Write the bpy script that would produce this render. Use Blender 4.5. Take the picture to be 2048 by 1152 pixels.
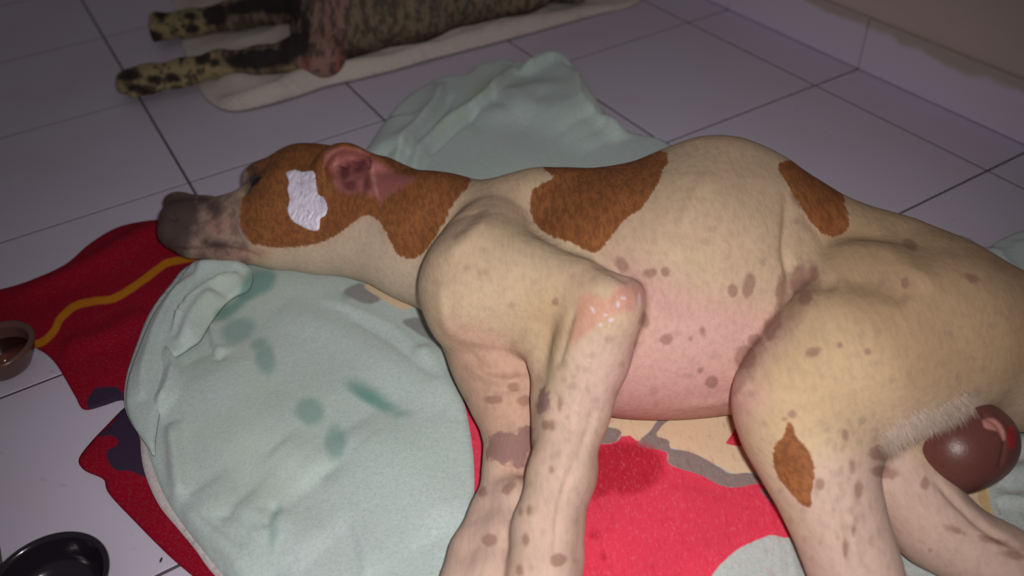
import bpy, bmesh, math, random
import numpy as np
from mathutils import Matrix, Vector
from mathutils.bvhtree import BVHTree
from mathutils.geometry import delaunay_2d_cdt
import openvdb
random.seed(4); RNG = np.random.default_rng(4)
S = bpy.context.scene
COL = S.collection
for o in list(bpy.data.objects): bpy.data.objects.remove(o)

# ------------------------------------------------------------------ camera (phone held 63 cm over a floor of 30 cm tiles)
F = 1688.187; CX, CY = 1024.0, 576.0; CH = 0.6309
DN = np.array([0.04361549, 0.7612886, 0.64694464]); DN /= np.linalg.norm(DN)
UPc = -DN
Yc = np.array([0, 0, 1.0]) - np.dot([0, 0, 1.0], UPc) * UPc; Yc /= np.linalg.norm(Yc)
Xc = np.cross(Yc, UPc)
R = np.array([Xc, Yc, UPc])                    # camera (x right, y down, z forward) -> world
CAM = np.array([0, 0, CH])
def P(px, py, z=0.0):                          # the point at height z on the ray of a pixel
    d = R @ np.array([px - CX, py - CY, F]); t = (z - CH) / d[2]
    return CAM + d * t
def depth(p): return float((R.T @ (np.asarray(p) - CAM))[2])
def PIX(V):
    c = (np.asarray(V) - CAM) @ R
    zz = np.maximum(c[:, 2], 1e-3)
    return np.stack([CX + F * c[:, 0] / zz, CY + F * c[:, 1] / zz], 1)
cam = bpy.data.cameras.new('camera'); co = bpy.data.objects.new('camera', cam); COL.objects.link(co)
axes = np.stack([R @ [1, 0, 0], R @ [0, -1, 0], R @ [0, 0, -1]], 1)
M = Matrix(axes.tolist()).to_4x4(); M.translation = Vector(CAM); co.matrix_world = M
cam.sensor_width = 36; cam.lens = F / 2048 * 36; cam.clip_start = 0.01
cam.dof.use_dof = True; cam.dof.focus_distance = 0.80; cam.dof.aperture_fstop = 3.6
S.camera = co

# ------------------------------------------------------------------ light: dim room, the phone's own flash beside the lens
w = bpy.data.worlds.new('world'); S.world = w; w.use_nodes = True
w.node_tree.nodes['Background'].inputs[0].default_value = (1.0, 0.93, 0.98, 1)
w.node_tree.nodes['Background'].inputs[1].default_value = 0.085
fl = bpy.data.lights.new('flash', 'SPOT'); fl.energy = 22.0; fl.color = (1.0, 0.965, 0.95)
fl.spot_size = math.radians(88); fl.spot_blend = 1.0; fl.shadow_soft_size = 0.012
fo = bpy.data.objects.new('flash', fl); COL.objects.link(fo)
fpos = CAM + R @ np.array([0.030, -0.018, 0.0]); aim = P(1060, 760, 0.05)
fo.location = fpos; fo.rotation_euler = Vector(aim - fpos).to_track_quat('-Z', 'Y').to_euler()
S.view_settings.view_transform = 'Standard'; S.view_settings.look = 'None'
S.view_settings.gamma = 1.0; S.view_settings.use_curve_mapping = False; S.view_settings.exposure = 0.0

# ------------------------------------------------------------------ helpers
def lin(c):
    return tuple(((v / 255) / 12.92 if v / 255 <= 0.04045 else ((v / 255 + 0.055) / 1.055) ** 2.4) for v in c) + (1.0,)
def tag(o, label=None, cat=None, group=None, kind=None):
    if label: o['label'] = label
    if cat: o['category'] = cat
    if group: o['group'] = group
    if kind: o['kind'] = kind
    return o
def link(name, me, mat=None, parent=None):
    o = bpy.data.objects.new(name, me); COL.objects.link(o)
    if mat is not None: me.materials.append(mat)
    if parent is not None: o.parent = parent
    return o
def mesh(name, V, Fc, smooth=True):
    me = bpy.data.meshes.new(name)
    me.from_pydata([tuple(map(float, v)) for v in V], [], [tuple(map(int, f)) for f in Fc]); me.update()
    if smooth: me.shade_smooth()
    return me
def attr(me, name, vals):
    a = me.attributes.new(name, 'FLOAT', 'POINT'); a.data.foreach_set('value', np.asarray(vals, np.float32))
def catmull(pts, n=6, closed=True):
    pts = [np.array(p, float) for p in pts]; N = len(pts); out = []
    for i in range(N if closed else N - 1):
        g = (lambda k: pts[k % N]) if closed else (lambda k: pts[min(max(k, 0), N - 1)])
        p0, p1, p2, p3 = g(i - 1), g(i), g(i + 1), g(i + 2)
        for k in range(n):
            t = k / n
            out.append(0.5 * ((2 * p1) + (p2 - p0) * t + (2 * p0 - 5 * p1 + 4 * p2 - p3) * t * t + (3 * p1 - p0 - 3 * p2 + p3) * t ** 3))
    if not closed: out.append(pts[-1])
    return np.array(out)
def seg_dist(Q, pts, closed=False):            # distance and signed side to a polyline
    pts = np.asarray(pts, float); n = len(pts)
    best = np.full(len(Q), 1e9); side = np.zeros(len(Q)); par = np.zeros(len(Q))
    m = n if closed else n - 1
    for i in range(m):
        a, b = pts[i], pts[(i + 1) % n]; ab = b - a; L = max(ab @ ab, 1e-12)
        t = np.clip(((Q - a) @ ab) / L, 0, 1); q = Q - (a + t[:, None] * ab)
        d = np.sqrt((q * q).sum(1)); k = d < best
        best[k] = d[k]; side[k] = np.sign(ab[0] * q[k, 1] - ab[1] * q[k, 0]); par[k] = (i + t[k]) / m
    return best, side, par
def inside(Q, poly):
    x, y = Q[:, 0], Q[:, 1]; c = np.zeros(len(Q), bool); n = len(poly)
    for i in range(n):
        x1, y1 = poly[i]; x2, y2 = poly[(i + 1) % n]
        if y1 == y2: continue
        k = ((y1 > y) != (y2 > y)) & (x < (x2 - x1) * (y - y1) / (y2 - y1) + x1)
        c ^= k
    return c
def sdp(Q, polys, smooth=True, far=-60.0):     # signed distance, positive inside, over several outlines
    out = np.full(len(Q), far)
    for poly in polys:
        pl = catmull(poly, 4) if smooth else np.array(poly, float)
        lo, hi = pl.min(0) - 60, pl.max(0) + 60
        k = np.where((Q[:, 0] > lo[0]) & (Q[:, 0] < hi[0]) & (Q[:, 1] > lo[1]) & (Q[:, 1] < hi[1]))[0]
        if not len(k): continue
        q = Q[k]; d, _, _ = seg_dist(q, pl, True); d = np.where(inside(q, pl), d, -d)
        out[k] = np.maximum(out[k], d)
    return out
def blobs(Q, bl, far=-60.0):                   # small ellipses (x, y, rx, ry, angle)
    out = np.full(len(Q), far)
    for b in bl:
        x, y, rx, ry = b[:4]; a = math.radians(b[4]) if len(b) > 4 else 0
        k = np.where((abs(Q[:, 0] - x) < 80 + rx) & (abs(Q[:, 1] - y) < 80 + ry))[0]
        q = Q[k] - [x, y]; u = q[:, 0] * math.cos(a) + q[:, 1] * math.sin(a); v = -q[:, 0] * math.sin(a) + q[:, 1] * math.cos(a)
        rr = np.sqrt((u / rx) ** 2 + (v / ry) ** 2)
        out[k] = np.maximum(out[k], (1 - rr) * min(rx, ry))
    return out
class Mat:                                     # small node builder
    def __init__(s, name, base, rough=0.8, spec=0.3):
        s.m = bpy.data.materials.new(name); s.m.use_nodes = True; s.t = s.m.node_tree; s.b = s.t.nodes['Principled BSDF']
        s.b.inputs['Roughness'].default_value = rough; s.b.inputs['Specular IOR Level'].default_value = spec
        s.tc = s.n('ShaderNodeTexCoord').outputs['Object']
        r = s.n('ShaderNodeRGB'); r.outputs[0].default_value = base; s.c = r.outputs[0]; s.h = None
    def n(s, k): return s.t.nodes.new(k)
    def l(s, a, b): s.t.links.new(a, b)
    def noise(s, scale, detail=3, rough=0.55, stretch=None):
        n = s.n('ShaderNodeTexNoise'); n.inputs['Scale'].default_value = scale; n.inputs['Detail'].default_value = detail; n.inputs['Roughness'].default_value = rough
        if stretch:
            mp = s.n('ShaderNodeMapping'); mp.inputs['Scale'].default_value = stretch[:3]
            if len(stretch) > 3: mp.inputs['Rotation'].default_value = stretch[3]
            s.l(s.tc, mp.inputs[0]); s.l(mp.outputs[0], n.inputs[0])
        else: s.l(s.tc, n.inputs[0])
        return n.outputs['Fac']
    def at(s, name):
        a = s.n('ShaderNodeAttribute'); a.attribute_name = name; return a.outputs['Fac']
    def ma(s, op, a, b=None, c=None):
        m = s.n('ShaderNodeMath'); m.operation = op
        for i, v in enumerate((a, b, c)):
            if v is None: continue
            if isinstance(v, (int, float)): m.inputs[i].default_value = v
            else: s.l(v, m.inputs[i])
        return m.outputs[0]
    def ramp(s, x, lo, hi, a=0.0, b=1.0):
        r = s.n('ShaderNodeMapRange'); r.interpolation_type = 'SMOOTHSTEP'; s.l(x, r.inputs[0])
        for i, v in enumerate((lo, hi, a, b)): r.inputs[i + 1].default_value = v
        return r.outputs[0]
    def mix(s, fac, col, mode='MIX'):
        m = s.n('ShaderNodeMix'); m.data_type = 'RGBA'; m.blend_type = mode
        if isinstance(fac, (int, float)): m.inputs[0].default_value = fac
        else: s.l(fac, m.inputs[0])
        s.l(s.c, m.inputs[6])
        if isinstance(col, tuple): m.inputs[7].default_value = col
        else: s.l(col, m.inputs[7])
        s.c = m.outputs[2]; return s
    def mask(s, name, col, soft=3.0, wob=0.0, wscale=60, k=1.0, bias=0.0, fine=None):
        x = s.at(name)
        if wob:
            n = fine if fine is not None else s.noise(wscale, 3)
            x = s.ma('ADD', x, s.ma('MULTIPLY', s.ma('SUBTRACT', n, 0.5), wob * 2))
        return s.mix(s.ramp(x, bias - soft, bias + soft, 0, k), col)
    def bump(s, h, strength=0.3, dist=0.001):
        b = s.n('ShaderNodeBump'); b.inputs['Strength'].default_value = strength; b.inputs['Distance'].default_value = dist
        s.l(h, b.inputs['Height'])
        if s.h is not None: s.l(s.h, b.inputs['Normal'])
        s.h = b.outputs[0]; return s
    def done(s):
        s.l(s.c, s.b.inputs['Base Color'])
        if s.h is not None: s.l(s.h, s.b.inputs['Normal'])
        return s.m

# ------------------------------------------------------------------ setting: tiled floor, wall, skirting
TA = np.array([R @ v for v in [(lambda r: r / np.linalg.norm(r))(np.array([-296 - CX, -783 - CY, F]))]])[0]
TB = np.array([R @ v for v in [(lambda r: r / np.linalg.norm(r))(np.array([4888 - CX, -1080 - CY, F]))]])[0]
TA[2] = TB[2] = 0; TA /= np.linalg.norm(TA); TB -= TA * (TA @ TB); TB /= np.linalg.norm(TB)
T = 0.4757 * CH; A0 = 1.266 * CH; B0 = 0.172 * CH; BW = 1.761 * CH
mt = Mat('glazed floor tile', lin((204, 195, 212)), 0.42, 0.35)
mt.mix(mt.ramp(mt.noise(6, 4), 0.35, 0.75, 0, 0.35), lin((194, 182, 194))).mix(mt.ramp(mt.noise(90, 3), 0.66, 0.78, 0, 0.25), lin((120, 108, 104)))
mt.bump(mt.noise(30, 2), 0.05, 0.001); m_tile = mt.done()
mg = Mat('grout', lin((92, 84, 90)), 0.9, 0.1); mg.mix(mg.ramp(mg.noise(120, 3), 0.4, 0.7, 0, 0.6), lin((78, 70, 68))); m_grout = mg.done()
def quadbox(name, o, u, v, n, su, sv, th, mat, parent=None, bev=0.0005):
    bm = bmesh.new(); bmesh.ops.create_cube(bm, size=1)
    if bev: 
        for vv in bm.verts: vv.co = Vector((vv.co.x * su, vv.co.y * sv, vv.co.z * th))
        bmesh.ops.bevel(bm, geom=bm.edges[:], offset=bev, segments=1, affect='EDGES')
    else:
        for vv in bm.verts: vv.co = Vector((vv.co.x * su, vv.co.y * sv, vv.co.z * th))
    for vv in bm.verts:
        p = o + u * (vv.co.x + su / 2) + v * (vv.co.y + sv / 2) + n * (vv.co.z - th / 2); vv.co = Vector(p)
    me = bpy.data.meshes.new(name); bm.to_mesh(me); bm.free()
    return link(name, me, mat, parent)
ZU = np.array([0, 0, 1.0])
# floor slab (grout bed) and its tiles
ia0, ia1, ib0 = -3, 6, -4
fo0 = TA * (A0 + ia0 * T) + TB * (B0 + ib0 * T)
floor = quadbox('floor', fo0 + ZU * -0.0008, TA, TB, ZU, (ia1 - ia0) * T, BW - (B0 + ib0 * T) + 0.02, 0.02, m_grout, None, 0); tag(floor, kind='structure')
for i in range(ia0, ia1):
    for j in range(ib0, 4):
        b0 = B0 + j * T; b1 = min(b0 + T, BW)
        if b1 - b0 < 0.01: continue
        g = 0.0017
        quadbox('tile', TA * (A0 + i * T + g) + TB * (b0 + g) + ZU * RNG.uniform(-0.0003, 0.0), TA, TB, ZU, T - 2 * g, b1 - b0 - 2 * g, 0.006, m_tile, floor)
mw = Mat('painted wall', lin((206, 184, 178)), 0.85, 0.2)
mw.mix(mw.ramp(mw.noise(7, 4), 0.35, 0.7, 0, 0.5), lin((196, 176, 166))).mix(mw.ramp(mw.noise(14, 2), 0.62, 0.72, 0, 0.3), lin((206, 158, 154)))
mw.bump(mw.noise(150, 3), 0.25, 0.001); m_wall = mw.done()
SKH = 0.083
wo = TA * (A0 + ia0 * T) + TB * (BW + 0.0)
wall = quadbox('wall_back', wo, TA, ZU, TB, (ia1 - ia0) * T, 1.6, 0.0, m_wall, None, 0)
bpy.data.objects.remove(wall)
wall = quadbox('wall_back', wo + TB * 0.1, TA, ZU, TB, (ia1 - ia0) * T, 1.6, 0.1, m_wall, None, 0); tag(wall, kind='structure')
sk = Mat('skirting tile', lin((212, 199, 216)), 0.4, 0.35)
sz = sk.n('ShaderNodeSeparateXYZ'); sk.l(sk.tc, sz.inputs[0])
stain = sk.ma('ADD', sz.outputs[2], sk.ma('MULTIPLY', sk.noise(9, 3), 0.05))
sk.mix(sk.ramp(stain, SKH + 0.004, SKH + 0.018, 0, 0.65), lin((168, 148, 104))); m_sk = sk.done()
m_skg = Mat('skirting grout', lin((78, 66, 60)), 0.9, 0.1).done()
base = quadbox('baseboard_back', wo + TB * 0.0, TA, ZU, TB, (ia1 - ia0) * T, SKH - 0.001, 0.002, m_skg, None, 0); tag(base, kind='structure')
for i in range(ia0, ia1):
    quadbox('tile', TA * (A0 + i * T + 0.0013) + TB * (BW - 0.0015) + ZU * 0.0015, TA, ZU, TB, T - 0.0026, SKH - 0.0015, 0.007, m_sk, base)

# ------------------------------------------------------------------ cloth builder
def cloth(name, outline, ridges, mat, masks=None, z0=0.006, th=0.0022, step=0.0045, wav=(0.002, 14), lift=0.0, parent=None, smooth_out=True, base_fn=None, edge_w=0.012, edge_px=True):
    out = catmull(outline, 8) if smooth_out else np.array(outline, float)
    W = np.array([P(p[0], p[1], z0 + th)[:2] for p in out])
    # resample
    L = np.r_[0, np.cumsum(np.linalg.norm(np.diff(np.vstack([W, W[:1]]), axis=0), axis=1))]; n = max(int(L[-1] / step), 12)
    Wc = np.vstack([W, W[:1]]); tt = np.linspace(0, L[-1], n, endpoint=False)
    B = np.stack([np.interp(tt, L, Wc[:, 0]), np.interp(tt, L, Wc[:, 1])], 1)
    lo, hi = B.min(0), B.max(0)
    gx = np.arange(lo[0], hi[0], step); gy = np.arange(lo[1], hi[1], step * 0.87)
    G = np.array([(x + (step / 2 if j % 2 else 0), y) for j, y in enumerate(gy) for x in gx])
    G = G[inside(G, B)]; d, _, _ = seg_dist(G, B, True); G = G[d > step * 0.55]
    pts = np.vstack([B, G]); nb = len(B)
    r = delaunay_2d_cdt([Vector(p) for p in pts], [(i, (i + 1) % nb) for i in range(nb)], [], 1, 1e-6, True)
    V2 = np.array([tuple(v) for v in r[0]]); tri = np.array([tuple(f) for f in r[2]])
    tri = tri[inside(V2[tri].mean(1), B)]
    a, b, c = V2[tri[:, 0]], V2[tri[:, 1]], V2[tri[:, 2]]
    cr = (b[:, 0] - a[:, 0]) * (c[:, 1] - a[:, 1]) - (b[:, 1] - a[:, 1]) * (c[:, 0] - a[:, 0])
    tri[cr < 0] = tri[cr < 0][:, ::-1]
    ed, _, _ = seg_dist(V2, B, True)
    z = np.full(len(V2), z0)
    px = PIX(np.c_[V2, np.full(len(V2), z0)])
    amp, fr = wav
    z += amp * (0.5 + 0.5 * np.sin(V2[:, 0] * fr * 3.1 + 2 * np.sin(V2[:, 1] * fr * 1.7)) * np.sin(V2[:, 1] * fr * 2.3 + 1.3 * np.sin(V2[:, 0] * fr * 1.1)))
    for rd in ridges:
        pl, h, wd = rd[0], rd[1], rd[2]; one = rd[3] if len(rd) > 3 else 0
        pw = np.array([P(p[0], p[1], z0 + max(h, 0) * .6)[:2] for p in catmull(pl, 5, False)])
        dd, sd, t = seg_dist(V2, pw)
        env = np.clip(np.minimum(t, 1 - t) * 5, 0, 1) ** 0.7
        if one:                                       # sharp step on one side, long slope on the other
            s = dd * sd * one
            prof = np.where(s > 0, np.exp(-(s / wd) ** 1.3), np.exp(-(s / max(wd * 0.2, 0.0032)) ** 2))
        else: prof = np.exp(-(dd / wd) ** 2)
        z += 1.5 * h * env * prof
    if base_fn is not None: z = base_fn(V2, px, z)
    z -= (z - z0) * np.exp(-(ed / edge_w)) * 0.8
    z -= th * 0.6 * np.exp(-(ed / 0.002))
    z = np.maximum(z, z0 * 0.6)
    z += lift
    n0 = len(V2)
    V = np.vstack([np.c_[V2, z + th], np.c_[V2, z]])
    faces = [tuple(f) for f in tri] + [tuple(f[::-1] + n0) for f in tri]
    from collections import Counter
    E = Counter(tuple(sorted((f[i], f[(i + 1) % 3]))) for f in tri for i in range(3))
    for f in tri:
        for i in range(3):
            a, b = f[i], f[(i + 1) % 3]
            if E[tuple(sorted((a, b)))] == 1: faces.append((b, a, a + n0, b + n0))
    me = mesh(name, V, faces)
    pv = PIX(V)
    for k, fn in (masks or {}).items(): attr(me, k, fn(pv))
    return link(name, me, mat, parent)
def fabric(name, base, tint=None, rough=0.95, weave=900, fleck=0.16):
    m = Mat(name, base, rough, 0.12)
    m.mix(m.ramp(m.noise(9, 4), 0.35, 0.7, 0, 0.45), tint or base)
    m.mix(m.ramp(m.noise(260, 3, .7), 0.35, 0.72, 0, fleck), (0.9, 0.9, 0.9, 1))
    m.mix(m.ramp(m.noise(420, 2, .6), 0.45, 0.8, 0, 0.22), (0.12, 0.14, 0.14, 1))
    m.b.inputs['Sheen Weight'].default_value = 0.25 * (fleck > 0); m.b.inputs['Sheen Roughness'].default_value = 0.6
    m.bump(m.noise(weave, 2, 0.7), 0.5, 0.0008); m.bump(m.noise(45, 3), 0.35, 0.002)
    return m

# red blanket with yellow stripe and navy print
fb = fabric('red blanket cloth', lin((150, 6, 36)), lin((132, 6, 32)), fleck=0.0)
fb.mask('stripe', lin((190, 118, 28)), 2.5, 1.5).mask('navy', lin((58, 44, 66)), 2.0, 1.5, 80)
m_red = fb.done()
stripe_pl = catmull([(60, 692), (88, 682), (108, 662), (122, 636), (150, 612), (185, 603), (225, 598), (258, 580), (292, 556), (330, 528), (352, 522), (385, 515)], 4, False)
navy_polys = [[(186, 780), (212, 774), (236, 776), (246, 802), (176, 818)], [(250, 812), (226, 846), (196, 872), (228, 872), (236, 888), (216, 900), (214, 918), (232, 940), (262, 942), (300, 950), (320, 860), (290, 815)]]
blanket = cloth('blanket', [(-120, 590), (-60, 588), (0, 578), (60, 560), (130, 528), (180, 486), (240, 452), (320, 438), (400, 436), (520, 470), (560, 700), (560, 1000), (600, 1250), (500, 1260), (420, 1180), (340, 1112), (262, 1034), (216, 984), (206, 956), (168, 938), (157, 918), (180, 885), (215, 848), (240, 822), (256, 806), (240, 797), (205, 808), (166, 816), (148, 788), (108, 722), (72, 694), (30, 680), (-60, 690), (-120, 660)],
    [([(330, 440), (200, 520), (20, 600)], 0.006, 0.02), ([(300, 620), (200, 680), (120, 700)], 0.004, 0.02)], m_red,
    {'stripe': lambda q: 7.5 - seg_dist(q, stripe_pl)[0], 'navy': lambda q: sdp(q, navy_polys)}, z0=0.0012, wav=(0.003, 12), smooth_out=True)
tag(blanket, 'dark red blanket with a thin yellow stripe and navy patches at the left', 'blanket')

# printed towel under the belly and the legs
ft = fabric('printed towel cloth', lin((186, 196, 192)), lin((178, 190, 186)))
ft.b.inputs['Sheen Weight'].default_value = 0.03
ft.mask('red', lin((226, 62, 88)), 2.5, 2.5, 140).mask('cream', lin((226, 199, 165)), 2.0, 1.5, bias=-7).mask('pinkish', lin((206, 176, 168)), 4, 2)
ft.mask('grey', lin((142, 128, 124)), 2.0, 2.0, 110).mask('redtri', lin((214, 58, 82)), 2).mask('yellow', lin((206, 172, 110)), 6, 3, k=0.8)
ft.mask('wet', lin((176, 22, 44)), 10, 8, 60, k=0.75, bias=8)
fl_ = ft.noise(420, 3, 0.75, (1, .45, 1)); ft.mix(ft.ramp(fl_, 0.50, 0.74, 0, 0.24), lin((250, 150, 160)))
ft.mix(ft.ramp(ft.noise(200, 3, 0.7, (1, .35, 1)), 0.52, 0.7, 0, 0.22), lin((190, 20, 44)), 'MULTIPLY')
m_towel = ft.done()
red_p = [[(880, 740), (930, 800), (975, 862), (1100, 862), (1190, 884), (1228, 887), (1246, 868), (1262, 865), (1277, 872), (1282, 891), (1334, 903), (1338, 928), (1400, 948), (1444, 970), (1480, 973), (1512, 962), (1530, 975), (1560, 1010), (1605, 1062), (1570, 1076), (1545, 1070), (1520, 1078), (1480, 1096), (1448, 1122), (1425, 1150), (1400, 1200), (1380, 1330), (850, 1330), (880, 1000)], [(1268, 884), (1300, 846), (1322, 824), (1336, 818), (1330, 806), (1300, 806), (1318, 826), (1290, 858), (1262, 880)]]
cream_p = [[(1190, 800), (1300, 810), (1318, 826), (1290, 860), (1278, 876), (1262, 864), (1246, 866), (1240, 856), (1190, 850)], [(1312, 872), (1338, 842), (1380, 812), (1460, 790), (1560, 800), (1560, 890), (1520, 930), (1500, 938), (1476, 943), (1430, 920), (1400, 906), (1360, 893), (1338, 885)], [(1820, 940), (1900, 930), (1962, 960), (1974, 1010), (1986, 1062), (1930, 1040), (1870, 1000)]]
grey_p = [[(1180, 853), (1228, 856), (1244, 866), (1236, 878), (1226, 886), (1180, 884)], [(1275, 891), (1300, 862), (1336, 818), (1385, 812), (1360, 828), (1330, 846), (1314, 866), (1316, 874), (1338, 880), (1340, 896), (1372, 902), (1404, 914), (1438, 934), (1462, 948), (1490, 946), (1512, 950), (1524, 966), (1500, 970), (1470, 975), (1440, 970), (1400, 950), (1338, 928), (1334, 904)], [(1520, 980), (1545, 985), (1590, 1036), (1592, 1048), (1560, 1022)]]
pat = {'red': lambda q: sdp(q, red_p), 'cream': lambda q: sdp(q, cream_p), 'grey': lambda q: sdp(q, grey_p, True),
       'pinkish': lambda q: sdp(q, [[(1500, 900), (1560, 900), (1620, 1050), (1575, 1020), (1530, 960), (1500, 935)]]),
       'redtri': lambda q: sdp(q, [[(1484, 838), (1450, 888), (1475, 892), (1510, 893), (1520, 860), (1500, 820)]], False),
       'yellow': lambda q: sdp(q, [[(1950, 955), (1965, 955), (1992, 1064), (1978, 1062)]]),
       'wet': lambda q: np.maximum(blobs(q, [(1250, 935, 88, 62), (1190, 960, 50, 45), (1188, 1070, 17, 16), (1208, 1112, 13, 13)]) - np.where(q[:, 0] > 1400, 14, 0), -60)}
towel = cloth('printed_towel', [(895, 730), (1000, 700), (1300, 640), (1600, 640), (1900, 720), (2080, 800), (2300, 840), (2400, 1100), (2400, 1320), (1700, 1330), (840, 1330), (880, 1200), (920, 1080), (935, 900)],
    [([(1555, 985), (1562, 1060), (1580, 1152), (1590, 1250)], 0.006, 0.011, 1), ([(1240, 1152), (1238, 1040), (1252, 960), (1262, 900)], 0.0018, 0.016), ([(1420, 1150), (1385, 1060), (1400, 980)], 0.002, 0.02),
     ([(1990, 960), (2048, 945), (2150, 930)], 0.006, 0.010), ([(1990, 1000), (2060, 1005), (2200, 1010)], 0.005, 0.009, 1), ([(1985, 1078), (2048, 1084), (2200, 1100)], 0.010, 0.016, -1), ([(1995, 900), (2100, 880), (2200, 870)], 0.006, 0.010)],
    m_towel, pat, z0=0.0014, wav=(0.0025, 14), step=0.0042, smooth_out=True)
tag(towel, 'red terry towel printed with cream and grey shapes under the belly', 'towel')

# white layer peeping out under the mint sheet
fw = fabric('white cloth', lin((205, 194, 192)), lin((190, 178, 178))); fw.mix(fw.ramp(fw.noise(220, 3, .7), 0.58, 0.68, 0, 0.5), lin((120, 110, 112)))
white = cloth('white_cloth', [(285, 850), (280, 880), (284, 925), (296, 965), (318, 1010), (352, 1052), (388, 1095), (430, 1150), (520, 1230), (640, 1200), (560, 900), (420, 820)], [], fw.done(), {}, z0=0.0065, wav=(0.001, 10), smooth_out=True)
tag(white, 'narrow off-white cloth edge between the mint sheet and the red blanket', 'cloth')

# the large mint sheet
STAIN = [(476, 660, 34, 24, -20), (520, 690, 16, 14), (532, 716, 19, 34, -8), (620, 822, 30, 27, 30), (672, 884, 22, 34), (735, 786, 44, 17, 28), (770, 812, 32, 12, 22), (800, 828, 18, 8), (545, 1070, 7, 22, 10), (552, 1030, 5, 14, 25), (690, 592, 10, 8)]
fm = fabric('mint sheet cloth', lin((178, 196, 190)), lin((190, 197, 199)))
fm.mix(fm.ramp(fm.noise(5, 3), 0.5, 0.75, 0, 0.5), lin((188, 204, 184)))
fm.mask('stain', lin((120, 156, 148)), 9, 6, 50, k=0.7).mask('teal', lin((90, 146, 136)), 9, 6, 60, k=0.75).mask('grey', lin((128, 122, 122)), 4, 3, k=0.85).mask('cream', lin((224, 196, 158)), 3, 2, k=0.95)
fm.mask('bloom', lin((170, 190, 152)), 12, 8, 40, k=0.5)
m_mint = fm.done()
mint_masks = {'stain': lambda q: blobs(q, STAIN), 'teal': lambda q: np.maximum(sdp(q, [[(430, 625), (470, 600), (500, 545), (548, 545), (545, 575), (500, 600), (450, 640)]]), blobs(q, [(740, 795, 36, 10, 30)])),
              'grey': lambda q: sdp(q, [[(688, 582), (720, 566), (752, 582), (760, 600), (735, 608), (705, 598)], [(806, 642), (835, 634), (850, 650), (866, 682), (850, 676), (822, 658)]]),
              'cream': lambda q: sdp(q, [[(728, 574), (748, 564), (790, 580), (826, 612), (800, 618), (762, 596)]]),
              'bloom': lambda q: blobs(q, [(960, 180, 28, 14, -50), (925, 225, 14, 8, -60), (880, 260, 16, 8, -50)])}
sheet = cloth('mint_sheet', [(380, 528), (340, 568), (300, 622), (272, 690), (252, 752), (248, 805), (262, 845), (288, 885), (306, 935), (326, 985), (356, 1035), (398, 1090), (446, 1150), (520, 1240), (700, 1300), (870, 1260), (905, 1152), (932, 1070), (947, 1000), (948, 930), (940, 860), (926, 795), (905, 735), (960, 690), (1150, 620), (1350, 520), (1420, 400), (1380, 318), (1352, 298), (1318, 276), (1262, 264), (1218, 240), (1188, 196), (1156, 142), (1128, 114), (1090, 108), (1052, 121), (1030, 122), (1008, 118), (960, 128), (930, 148), (882, 154), (830, 182), (796, 210), (770, 244), (744, 284), (722, 320), (700, 400), (620, 470), (520, 520), (450, 524)],
    [  # front part: gathered left side, long soft folds
     ([(345, 850), (350, 900), (356, 960), (362, 1010)], 0.009, 0.007), ([(362, 1000), (400, 1062), (450, 1110), (500, 1180)], 0.010, 0.022, 1),
     ([(330, 690), (352, 740), (345, 790), (318, 830)], 0.012, 0.016, -1), ([(420, 640), (428, 690), (440, 720)], 0.007, 0.010, 1),
     ([(640, 960), (670, 1010), (715, 1085), (735, 1160)], 0.004, 0.020, 1), ([(640, 960), (600, 930), (560, 905)], 0.0025, 0.020),
     ([(480, 1020), (560, 1060), (640, 1110)], 0.004, 0.03), ([(430, 960), (530, 1075), (550, 1030)], 0.003, 0.014),
     ([(560, 620), (700, 680), (820, 760), (900, 800)], 0.004, 0.022), ([(640, 600), (780, 660), (860, 740)], 0.003, 0.012, 1),
     ([(400, 720), (500, 850), (640, 960)], 0.006, 0.05), ([(840, 700), (880, 740), (930, 830)], 0.004, 0.012), ([(700, 860), (820, 960), (900, 1060)], 0.004, 0.035),
     # rear part: three raised folds
     ([(885, 158), (880, 200), (850, 250), (812, 300), (790, 345)], 0.016, 0.022, -1), ([(1035, 125), (980, 195), (900, 250), (850, 300), (825, 350)], 0.014, 0.020, -1),
     ([(1155, 140), (1175, 195), (1210, 240), (1250, 270)], 0.018, 0.014), ([(1110, 120), (1150, 170), (1165, 225), (1210, 260)], 0.012, 0.02, -1),
     ([(1040, 145), (1100, 118), (1140, 130)], 0.014, 0.012), ([(1000, 210), (1100, 190), (1180, 250)], 0.012, 0.04), ([(950, 240), (1080, 230), (1200, 290)], 0.008, 0.03),
     ([(800, 230), (780, 280), (770, 320)], 0.010, 0.03),
     ([(640, 965), (668, 1008), (700, 1058), (730, 1152)], -0.0025, 0.0035), ([(428, 650), (424, 690), (438, 722), (452, 735)], -0.003, 0.004), ([(500, 1110), (450, 1070), (400, 1030), (370, 990)], -0.003, 0.004), ([(520, 1080), (480, 1052), (440, 1040)], -0.002, 0.004), ([(700, 640), (780, 690), (880, 770)], -0.002, 0.0035), ([(540, 1075), (546, 1050), (560, 1025)], -0.003, 0.004),
     ([(905, 195), (878, 245), (830, 300)], -0.004, 0.005), ([(960, 230), (900, 275), (850, 320)], -0.004, 0.005), ([(1165, 190), (1190, 235), (1240, 268)], -0.004, 0.005)],
    m_mint, mint_masks, z0=0.0085, wav=(0.004, 10), step=0.0044)
tag(sheet, 'large pale mint sheet spread under the head and chest with wet stains', 'sheet')
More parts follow.
